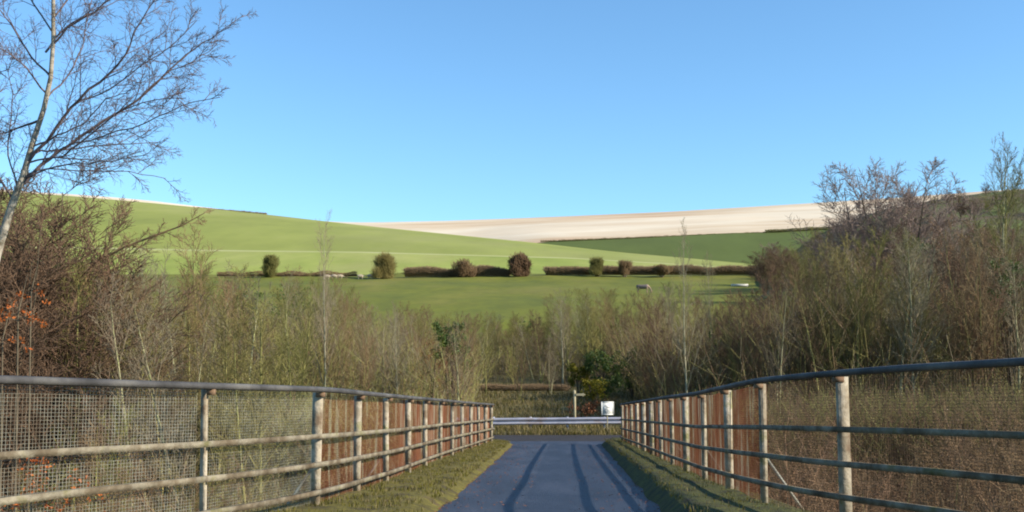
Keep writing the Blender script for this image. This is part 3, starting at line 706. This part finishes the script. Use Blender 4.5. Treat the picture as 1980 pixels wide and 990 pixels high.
# ------------------------------------------------------------------ foreground birch on the left
D0 = 16.0
root = empty('bare_birch', (-7.9, 16, ground(-7.9, 16))); off = root.location
tag(root, 'large bare birch with pale leaning trunk and fine twigs against the sky at left', 'tree')
def PP(px, py, dd=0): p = P(px, py, D0 + dd); return Vector((p.x, p.y, p.z)) - off
trunk_px = [(-62, 760, 26), (-40, 640, 24), (-20, 545, 22), (0, 470, 19), (22, 400, 17), (45, 340, 15), (62, 280, 13), (85, 210, 11.5), (98, 150, 10.5), (103, 80, 9.5), (103, 0, 8.5), (96, -120, 7), (104, -240, 5), (110, -340, 3)]
S_ = D0 / F
mb = MB(); pts = [Vector((0, 0, -.3))] + [PP(a, b) for a, b, w in trunk_px]; rr = [.12] + [w * S_ * .42 for a, b, w in trunk_px]
mb.tube([tuple(p) for p in pts], rr, 10, caps=False); mb.build('trunk', M['birch'], root, smooth=True)
lv = [dict(seg=6, wob=.1, up=.02, kids=10, ang=(25, 55), len=.36, shr=.5, rk=.45, rmin=.006, taper=.8, **{'from': .12}),
      dict(seg=5, wob=.16, up=.02, kids=8, ang=(25, 55), len=.50, shr=.5, rk=.55, rmin=.0040, taper=.7, **{'from': .15}),
      dict(seg=4, wob=.22, up=.0, kids=5, ang=(25, 55), len=.55, shr=.4, rk=.65, rmin=.0032, taper=.6, **{'from': .15}),
      dict(seg=3, wob=.25, up=-.02, kids=0, ang=(0, 0), len=0, taper=.5, **{'from': 0})]
t = Tree(77, lv, (6, 5, 4, 3)); t.tr = t.cr
limbs = [  # (points in the photo), radius px
    [(50, 320), (110, 245), (150, 195), (215, 140), (245, 105), (260, 60), (300, 0), (345, -70)],
    [(30, 370), (80, 320), (130, 280), (200, 235), (265, 195), (320, 145), (360, 105), (410, 75), (470, 30)],
    [(55, 300), (90, 292), (150, 287), (230, 278), (310, 275)],
    [(40, 345), (90, 325), (150, 316), (215, 310), (285, 300)],
    [(88, 100), (110, 70), (150, 35), (200, 15), (250, -10)],
    [(100, 90), (130, 55), (180, 25), (240, -30), (300, -110)],
    [(75, 235), (40, 245), (0, 260), (-60, 270)],
    [(100, 150), (60, 110), (30, 60), (0, 20), (-40, -30)],
    [(90, 180), (50, 130), (0, 90), (-60, 70)],
    [(35, 360), (15, 300), (20, 240), (25, 180), (10, 120)],
    [(25, 385), (-10, 330), (-30, 260), (-20, 180), (0, 110)],
    [(100, 40), (150, -30), (190, -110), (260, -190)],
    [(98, 60), (50, -20), (20, -110), (0, -200)],
    [(90, 190), (130, 150), (160, 90), (170, 30), (190, -50)],
    [(60, 285), (110, 262), (160, 240), (205, 190), (250, 180)],
    [(50, 315), (120, 300), (170, 265), (230, 215), (300, 190), (360, 190)],
    [(120, 288), (200, 262), (280, 240), (350, 205), (425, 188)],
    [(45, 340), (90, 328), (180, 330), (250, 332), (320, 345)],
    [(265, 195), (310, 150), (370, 120), (420, 85)],
    [(150, 195), (210, 175), (270, 130), (330, 90), (380, 40)],
]
rw = [9, 10, 6, 5, 6, 6, 7, 6, 5, 5, 6, 5, 5, 5, 5, 5, 4, 4, 3.5, 4]
for L_, w in zip(limbs, rw):
    dd = random.uniform(-.9, .9); k = len(L_)
    pts = [PP(a, b, dd * i / (k - 1)) for i, (a, b) in enumerate(L_)]
    # resample smoothly
    fine = []
    for i in range(k - 1):
        for q in range(3): fine.append(pts[i].lerp(pts[i + 1], q / 3) + Vector((0, random.gauss(0, .012), random.gauss(0, .012))))
    fine.append(pts[-1]); n = len(fine); rr = np.linspace(w * S_ * .38, .005, n)
    t.cr.tube([tuple(p) for p in fine], rr, 6, caps=False)
    dirs = [(fine[min(i + 1, n - 1)] - fine[max(i - 1, 0)]).normalized() for i in range(n)]
    Lg = sum((fine[i + 1] - fine[i]).length for i in range(n - 1))
    sv = lv[0]['kids']; lv[0]['kids'] = max(8, int(Lg * 4.2)); lv[0]['len'] = min(.42, .85 / Lg); t.kids(fine, dirs, Lg, rr, 0); lv[0]['kids'] = sv
t.cr.build('crown', M['birch_twigs'], root)

# drooping branch sapling in front of the grass hill
root = empty('leaning_sapling', (-13.8, 33, ground(-13.8, 33))); off = root.location; D0 = 33
for q_ in lv: q_['rmin'] = q_.get('rmin', .005) * 1.8
tag(root, 'leaning bare sapling whose low branch reaches right in front of the grass hill', 'tree')
t = Tree(78, lv, (6, 4, 3, 3)); mb = MB()
pts = [Vector((0, 0, -.2)), PP(118, 700), PP(140, 590), PP(180, 510), PP(240, 478), PP(300, 455), PP(350, 437), PP(395, 412)]
rr = np.linspace(.075, .012, len(pts)); mb.tube([tuple(p) for p in pts], rr, 6, caps=False); mb.build('trunk', M['tw_brown'], root)
dirs = [(pts[min(i + 1, 7)] - pts[max(i - 1, 0)]).normalized() for i in range(8)]
lv[0]['kids'] = 16; lv[0]['len'] = .14; lv[0]['from'] = .45; t.kids(pts, dirs, 6, rr, 0); t.cr.build('crown', M['tw_brown'], root)

# beech saplings still holding orange leaves
def beech(px, py, Y, label, n=9, w=.5, h=.35):
    p = P(px, py, Y); root = empty('beech_sapling', (p.x, Y, ground(p.x, Y))); tag(root, label, 'sapling', 'beech saplings holding orange leaves')
    r = random.Random(int(px)); H = p.z - root.location.z; mb = MB(); mb.tube([(0, 0, -.2), (.05, .1, H * .5), (0, 0, H), (.1, 0, H + .5)], [.02, .016, .010, .004], 5, caps=False)
    mb.build('trunk', M['bark_dark'], root)
    lf = MB(); br = MB()
    for k in range(n):
        z0 = H - h + 2 * h * k / n; a = r.choice([0, 3.14]) + r.uniform(-.6, .6); Lb = w * r.uniform(.5, 1.1)
        pts = [Vector((0, 0, z0))] 
        for q in range(1, 6): pts.append(Vector((math.cos(a) * Lb * q / 5, math.sin(a) * Lb * q / 5, z0 + .12 * q / 5 - .25 * (q / 5) ** 2 + r.uniform(-.02, .02))))
        br.tube([tuple(x) for x in pts], np.linspace(.007, .003, 6), 4, caps=False)
        leaves(lf, pts[2:], .028, .035, 6, r)
    br.build('twigs', M['bark_dark'], root); lf.build('leaves', M['orange_leaf'], root)
beech(35, 605, 14, 'sapling with orange leaves at the left edge above the parapet rail', 5, .42, .10)
beech(5, 655, 15, 'sapling with orange leaves cut off by the left edge, lower than its neighbour', 3, .4, .06)
beech(60, 565, 17, 'sparse sapling with a few orange leaves level with the birch trunk foot', 3, .45, .06)
beech(110, 915, 12.5, 'sapling with orange leaves seen through the lower left mesh', 10, .55, .25)
beech(60, 975, 12, 'sapling with orange leaves at the bottom left corner behind the mesh', 9, .7, .2)

# evergreen and ivy bushes
def leafy(name, px, py, Y, w, h, mt, label, n=2200, size=.07, cat='bush', zb=None):
    p = P(px, py, Y); g = ground(p.x, Y) if zb is None else zb
    root = empty(name, (p.x, Y, g)); tag(root, label, cat); r = random.Random(int(px * 7 + py)); H = p.z + h / 2 - g
    mb = MB(); st = []
    for k in range(6):
        q = [(0, 0, -.1), (r.uniform(-.2, .2) * w, r.uniform(-.2, .2) * w, H * .5), (r.uniform(-.4, .4) * w, r.uniform(-.3, .3) * w, H * r.uniform(.7, .95))]; mb.tube(q, [.05, .035, .012], 5, caps=False)
    mb.build('stems', M['bark_dark'], root)
    cl = [(r.uniform(-.5, .5) * w, r.uniform(-.4, .4) * w, H - h * r.random() ** 1.1, r.uniform(.06, .17) * w) for k in range(30)]
    lf = MB()
    pts = []
    for k in range(n // 6):
        c = r.choice(cl); d = np.array([r.gauss(0, 1), r.gauss(0, 1), r.gauss(0, .8)]); d /= np.linalg.norm(d) + 1e-9
        pts.append((c[0] + d[0] * c[3], c[1] + d[1] * c[3], max(.05, c[2] + d[2] * c[3])))
    leaves(lf, pts, size, .06, 6, r); lf.build('foliage', M[mt], root)
leafy('evergreen_bush', 872, 665, 52, 1.5, 2.0, 'ivy', 'dark evergreen bush showing beyond the far end of the left parapet', 3600, .055)
leafy('evergreen_bush', 1170, 722, 66, 2.2, 2.2, 'ivy', 'dark ivy-green bush behind the fingerpost', 4200, .07)
leafy('evergreen_bush', 1222, 715, 68, 2.0, 2.4, 'ivy', 'ivy-green bush just above the end of the right parapet', 3600, .07)
leafy('evergreen_bush', 1120, 728, 67, 1.2, 1.3, 'yellow_leaf', 'yellow-green bush on the left of the dark ivy bushes', 1800, .06)
leafy('evergreen_bush', 1148, 752, 62, 1.2, .9, 'yellow_leaf', 'low yellow-green bush right above the fingerpost', 1500, .06)
leafy('evergreen_bush', 1290, 725, 62, 1.8, 2.6, 'ivy', 'dark ivy clump among trunks behind the right parapet', 2600, .07)
leafy('evergreen_bush', 1880, 620, 56, 2.4, 2.4, 'ivy', 'dark green ivy clump in the right-hand thicket near the edge', 2200, .06)
leafy('bracken_clump', 1128, 790, 52, 1.25, .42, 'bracken', 'patch of red-brown bracken behind the crash barrier beside the notice', 900, .05, 'bracken')
leafy('orange_shrub', 832, 712, 55, 1.5, 2.6, 'bracken', 'shrub with rusty orange twigs behind the far half of the left parapet', 1500, .035, 'shrub')
for px, py, Y, w, h, nm in [(250, 700, 52, 1.6, 1.8, 'dark green ivy clump low in the left thicket, above the grey mesh'), (470, 610, 60, 1.8, 2.4, 'ivy clump in the left thicket below the leftmost field bush'), (560, 590, 66, 2.2, 2.0, 'ivy clump left of the thin pale-trunked tree'),
                     (60, 690, 40, 1.5, 1.4, 'dark ivy clump just above the left parapet near the left edge'), (1400, 690, 58, 1.6, 2.4, 'dark ivy clump above the middle of the right parapet'), (1590, 640, 62, 2.0, 2.6, 'ivy clump in the right thicket above the bright post'), (1950, 560, 50, 1.6, 2.6, 'ivy clump hanging on trunks at the right edge'), (1780, 500, 80, 2.6, 2.6, 'ivy clump high in the right thicket below the tallest purplish tree')]:
    leafy('ivy_clump', px, py, Y, w, h, 'ivy', nm, 1500, .055, 'ivy')
leafy('green_bush', 1035, 640, 108, 3.5, 2.0, 'ivy', 'small green bush at the bottom edge of the field in the middle', 1600, .10)

# ------------------------------------------------------------------ hedges and field bushes
def twiggy(root, nm, mt, n, fn, ln, rad, up=.5):
    mb = MB(); st = np.array([fn() for _ in range(n)]); dr = rng.normal(0, 1, (n, 3)); dr[:, 2] = abs(dr[:, 2]) * .8 + up
    dr /= np.linalg.norm(dr, axis=1, keepdims=True); en = st + dr * (ln * rng.uniform(.5, 1.2, n))[:, None]
    a3 = np.arange(3) * 2 * math.pi / 3; V = np.zeros((n, 2, 3, 3)); V[:, 0] = st[:, None, :]; V[:, 1] = en[:, None, :]
    V[..., 0] += rad * np.cos(a3); V[..., 1] += rad * np.sin(a3); V[:, 1, :, 2] += rad * np.array([0, .6, -.6])
    base = (np.arange(n) * 6)[:, None]; j = np.arange(3)[None, :]; j2 = (j + 1) % 3
    q = np.stack([base + j, base + j2, base + 3 + j2, base + 3 + j], -1).reshape(-1, 4)
    mb.add(V.reshape(-1, 3), q); return mb.build(nm, M[mt], root)
def hedge(name, x0, x1, py, Y, h, depth, mt, label, n, ln, rad, Y2=None, py2=None, gaps=()):
    a = P(x0, py, Y); b = P(x1, py2 or py, Y2 or Y); root = empty(name, a); tag(root, label, 'hedge')
    d = b - a; L = d.length
    mb = MB(); K = max(6, int(L / (h * .6)))
    # woody core
    pts, rr = [], []
    for k in range(K + 1):
        t_ = k / K; c = d * t_; hh = h * (.85 + .5 * mnoise.noise((t_ * L * .35 / h, 0, Y)))
        pts.append((c.x, c.y, c.z + hh * .30)); rr.append(hh * .28)
    mb.tube(pts, np.array(rr) * .8, 7, scale=(depth / h, 1)); mb.build('core', M[mt], root)
    def fn():
        t_ = random.random(); c = d * t_
        hh = h * (.85 + .5 * mnoise.noise((t_ * L * .35 / h, 0, Y))) ; an = random.uniform(-.3, 3.44)
        return (c.x + random.uniform(-1, 1) * .1, c.y - math.cos(an) * depth * .5, c.z + max(0, hh * .36 + math.sin(an) * hh * .40))
    twiggy(root, 'twigs', mt, n, fn, ln, rad)
    return root
def field_bush(px, yt, yb, w_px, Y, mt, label, n=2500, rad=.035):
    a = P(px, yb, Y); tpt = P(px, yt, Y); w = w_px * Y / F; h = tpt.z - a.z
    root = empty('field_bush', a); tag(root, label, 'bush')
    mb = MB()
    for k in range(7):
        q = random.uniform(-1, 1); mb.tube([(q * w * .1, 0, -.4), (q * w * .2, random.uniform(-.3, .3), h * .4), (q * w * .36, random.uniform(-1, 1) * w * .2, h * .8)], [.16, .12, .05], 5, caps=False)
    mb.build('stems', M['bark_dark'], root)
    cl = [(max(-.3, min(.3, random.gauss(0, .15))) * w, random.gauss(0, .15) * w, h * random.uniform(.08, .74), random.uniform(.2, .32)) for _ in range(14)]
    def fn():
        c = random.choice(cl); v = rng.normal(0, 1, 3); v /= np.linalg.norm(v); s_ = c[3] * random.uniform(.5, 1)
        return (max(-.46 * w, min(.46 * w, c[0] + v[0] * s_ * w)), c[1] + v[1] * s_ * w, max(.1, min(h * .93, c[2] + v[2] * s_ * h)))
    twiggy(root, 'crown', mt, int(n * 1.3), fn, h * .19, rad)
    return root
hedge('field_hedge', 783, 985, 537, 262, 2.6, 2.0, 'hedge_twigs', 'brown field hedge joining the bush left of it to the round dark bush', 14000, 1.0, .034)
hedge('field_hedge', 1055, 1290, 533, 264, 2.2, 1.8, 'hedge_twigs', 'brown field hedge running right from the round dark bush', 14000, 1.0, .034)
hedge('field_hedge', 1290, 1500, 533, 266, 2.5, 2.0, 'hedge_twigs', 'lighter brown clipped field hedge at the foot of the dark green field', 14000, 1.0, .034)
hedge('field_hedge', 420, 690, 535, 262, 1.4, 1.6, 'tw_brown', 'low brown hedge at the foot of the grass hill, left of the bushes', 4000, .4, .03)
field_bush(524, 493, 537, 36, 258, 'tw_olive', 'small upright grey-green bush furthest left along the field hedge')
field_bush(745, 484, 540, 46, 258, 'tw_olive', 'tall grey-green bush standing alone at the left end of the brown hedge', 3500)
field_bush(898, 499, 537, 50, 259, 'tw_brown', 'spreading red-brown bush in the middle of the brown hedge')
field_bush(1005, 490, 536, 42, 259, 'tw_brown', 'round dark brown bush at the right end of the brown hedge', 5200, .045)
field_bush(1155, 497, 533, 38, 260, 'tw_olive', 'dark olive bush rising from the hedge right of the round dark bush', 3600)
field_bush(1207, 503, 533, 32, 260, 'tw_brown', 'paler brown bush next to the dark olive bush in the hedge')
field_bush(1280, 510, 533, 44, 260, 'tw_brown', 'low broad dark bush in the hedge left of the clipped stretch')
hedge('boundary_hedge', 1045, 1480, 468, 858, 1.3, 2.5, 'tw_olive', 'thin dark hedge line between the chalk field and the dark green field', 4000, .6, .08, py2=451, Y2=853)
hedge('boundary_hedge', 1480, 1640, 451, 852, 3.4, 3.0, 'tw_olive', 'thicker dark hedge at the lower right corner of the chalk field', 3000, .9, .1, py2=443)
hedge('skyline_hedge', 380, 515, 404.6, 672, 1.2, 3, 'hedge_twigs', 'dark hedge on the skyline of the grass hill', 2500, .7, .08, py2=415.5)
hedge('bank_hedge', 885, 1100, 757, 74, .50, .7, 'hedge_twigs', 'low brown hedge across the top of the rough grass bank', 7000, .22, .007)

# ------------------------------------------------------------------ horse, sheep, trough, tub in the field
def remesh(o, v):
    m = o.modifiers.new('remesh', 'REMESH'); m.mode = 'VOXEL'; m.voxel_size = v; m.use_smooth_shade = True
a = P(1243, 566, 190); g = ground(a.x, 190)
root = empty('horse', (a.x, 190, max(g, a.z) - .0)); root.location.z = g; tag(root, 'grazing horse in a dull grey rug with its pale head down', 'horse')
mb = MB()
mb.tube([(-1.0, 0, 1.12), (-.75, 0, 1.15), (-.3, 0, 1.1), (.2, 0, 1.1), (.6, 0, 1.15), (.85, 0, 1.2), (1.0, 0, 1.15)], [.12, .33, .34, .36, .35, .28, .16], 12)
mb.tube([(.75, 0, 1.2), (1.05, 0, 1.0), (1.3, 0, .65), (1.42, 0, .42)], [.26, .2, .15, .13], 10)
mb.tube([(1.38, 0, .55), (1.42, 0, .35), (1.48, 0, .12), (1.5, 0, .04)], [.12, .13, .09, .07], 10)
for s_ in (-1, 1):
    mb.tube([(1.36, .07 * s_, .6), (1.33, .1 * s_, .72)], [.04, .015], 6)
    mb.tube([(.72, .17 * s_, 1.0), (.74, .17 * s_, .55), (.70, .17 * s_, .5), (.72, .17 * s_, .1), (.78, .17 * s_, 0)], [.16, .11, .10, .085, .1], 8)
    mb.tube([(-.75, .17 * s_, 1.0), (-.62, .17 * s_, .75), (-.88, .17 * s_, .52), (-.84, .17 * s_, .1), (-.78, .17 * s_, 0)], [.22, .15, .11, .085, .1], 8)
mb.tube([(-1.0, 0, 1.2), (-1.15, 0, .95), (-1.12, 0, .5)], [.05, .07, .03], 6)
remesh(mb.build('horse_body', M['horse'], root), .05)
mb = MB(); mb.tube([(-1.06, 0, 1.08), (-1.0, 0, 1.1), (-.7, 0, 1.12), (-.3, 0, 1.08), (.2, 0, 1.08), (.6, 0, 1.13), (.88, 0, 1.18)], [.2, .30, .36, .37, .385, .375, .31], 14)
mb.build('rug', M['rug'], root, smooth=True)
for ch in root.children: pass
root.rotation_euler = (0, 0, R(-12)); root.scale = (1.02,) * 3
def sheep(px, py, Y, rz, label, lying=False):
    a = P(px, py, Y); o = empty('sheep', (a.x, Y, ground(a.x, Y) - (.28 if lying else 0))); tag(o, label, 'sheep', 'sheep along the field hedge')
    mb = MB(); mb.tube([(-.55, 0, .55), (-.45, 0, .6), (-.1, 0, .62), (.3, 0, .62), (.5, 0, .6)], [.1, .27, .31, .3, .14], 10)
    mb.tube([(.45, 0, .68), (.62, 0, .62), (.8, 0, .48)], [.14, .11, .07], 8)
    for x in (-.35, .32):
        for s_ in (-1, 1): mb.tube([(x, .14 * s_, .5), (x, .14 * s_, .02)], [.07, .04], 6)
    remesh(mb.build('sheep_body', M['pale'], o), .045); o.rotation_euler = (0, 0, rz); o.scale = (1.3,) * 3
for i, (px, w) in enumerate([(632, .3), (646, 3.3), (657, .2), (697, .1), (716, 3.0)]):
    sheep(px, 536, 252 + i, w, ['pale sheep furthest left below the field hedge', 'pale sheep in the middle of the left group of three', 'pale sheep on the right of the left group of three',
                               'pale sheep left of the tall grey-green bush, the further from it', 'pale sheep closest to the foot of the tall grey-green bush'][i])
a = P(1430, 541, 215); mb = MB(); g = ground(a.x, 215)
root = empty('water_trough', (a.x, 215, g)); tag(root, 'long pale grey water trough lying in the field below the clipped hedge', 'trough')
mb.box((0, -.35, .32), 3.2, .04, .45); mb.box((0, .35, .32), 3.2, .04, .45); mb.box((-1.58, 0, .32), .04, .66, .45); mb.box((1.58, 0, .32), .04, .66, .45); mb.box((0, 0, .12), 3.1, .66, .04)
for i in (-1.3, 1.3): mb.box((i, 0, .02), .1, .6, .18)
mb.build('basin', M['galv_flat'], root)
a = P(998, 625, 128); root = empty('feed_tub', (a.x, 128, ground(a.x, 128))); tag(root, 'small dark blue tub at the near edge of the green field', 'tub')
mb = MB(); mb.tube([(0, 0, 0), (0, 0, .5), (0, 0, .52), (0, 0, .50), (0, 0, .06)], [.22, .28, .31, .26, .19], 14); mb.build('tub_body', M['blue'], root)

# ------------------------------------------------------------------ grass on the verges and bank
def grass(name, pts, h, mats, label, width=.004, bend=.5):
    a = np.array(pts); n = len(a); hh = h * rng.uniform(.4, 1.3, n); an = rng.uniform(0, 6.28, n); b = rng.uniform(.1, bend, n) * hh
    w = width * rng.uniform(.7, 1.4, n); ca, sa = np.cos(an), np.sin(an)
    V = np.zeros((n, 5, 3))
    V[:, 0] = a + np.stack([-sa * w, ca * w, 0 * w], -1); V[:, 1] = a - np.stack([-sa * w, ca * w, 0 * w], -1)
    mid = a + np.stack([ca * b * .35, sa * b * .35, hh * .6], -1)
    V[:, 2] = mid - np.stack([-sa * w, ca * w, 0 * w], -1) * .7; V[:, 3] = mid + np.stack([-sa * w, ca * w, 0 * w], -1) * .7
    V[:, 4] = a + np.stack([ca * b, sa * b, hh * .95], -1)
    base = np.arange(n) * 5
    mb = MB(); mi = rng.integers(0, len(mats), n)
    mb.add(V.reshape(-1, 3), np.stack([base, base + 1, base + 2, base + 3], -1), mi)
    mb.f.append((np.stack([base + 3, base + 2, base + 4], -1), mi))
    o = mb.build(name, [M[x] for x in mats]); tag(o, label, 'grass', kind='stuff'); return o
for sgn, RD, FX, lb in ((-1, ROADL, LX, 'short mossy grass on the left verge of the lane'), (1, ROADR, RX, 'short grass and moss on the shaded right verge')):
    pts = []
    for _ in range(20000):
        y = 5 + 35.5 * random.random() ** 1.3; t_ = random.random(); a, b = RD(y), FX(min(y, 39)) + sgn * .3
        x = a + (b - a) * t_
        if mnoise.noise((x * 2.2, y * 1.3, 9)) < -.12 + .25 * (.2 - t_): continue
        if sgn > 0 and random.random() < .6: continue
        pts.append((x, y, deck_z(y) + (.09 + .05 * t_ if sgn < 0 else .19 - .07 * t_)))
    grass('grass', pts, .055, ['grass_a', 'grass_a', 'grass_a', 'grass_b'], lb, .004)
pts = []
for _ in range(42000):
    y = 46 + 38 * random.random() ** 1.6; x = random.uniform(-5 - .05 * y, 9 + .04 * y)
    if mnoise.noise((x * .5, y * .5, 2)) < -.3: continue
    pts.append((x, y, ground(x, y) - .02))
grass('grass', pts, .30, ['grass_b', 'grass_b', 'grass_a'], 'rough straw and green tussocks on the bank beyond the junction', .012, .9)
mb = MB(); r_ = random.Random(5); pts = []
for _ in range(2600):
    y = 6 + 33 * r_.random() ** 1.2; e = r_.random() ** 2.6 * 1.1; a, b = ROADL(y), ROADR(y)
    x = a + .05 + e if r_.random() < .5 else b - .05 - e
    t_ = (x - a) / (b - a); pts.append((x, y, deck_z(y) + .02 * math.sin(math.pi * min(1, max(0, t_))) + .012))
V, Fq = [], []
for p in pts:
    an = r_.uniform(0, 6.28); q = r_.uniform(.010, .026); c, d = math.cos(an) * q, math.sin(an) * q; i = len(V)
    V += [(p[0] - c, p[1] - d, p[2] - .004), (p[0] + d * .5, p[1] - c * .5, p[2] + r_.uniform(-.002, .008)), (p[0] + c, p[1] + d, p[2] + r_.uniform(-.002, .008)), (p[0] - d * .5, p[1] + c * .5, p[2])]; Fq.append((i, i + 1, i + 2, i + 3))
mb.add(V, Fq); tag(mb.build('fallen_leaves', M['bracken']), 'scattered brown dead leaves along the edges of the lane', 'leaves', kind='stuff')
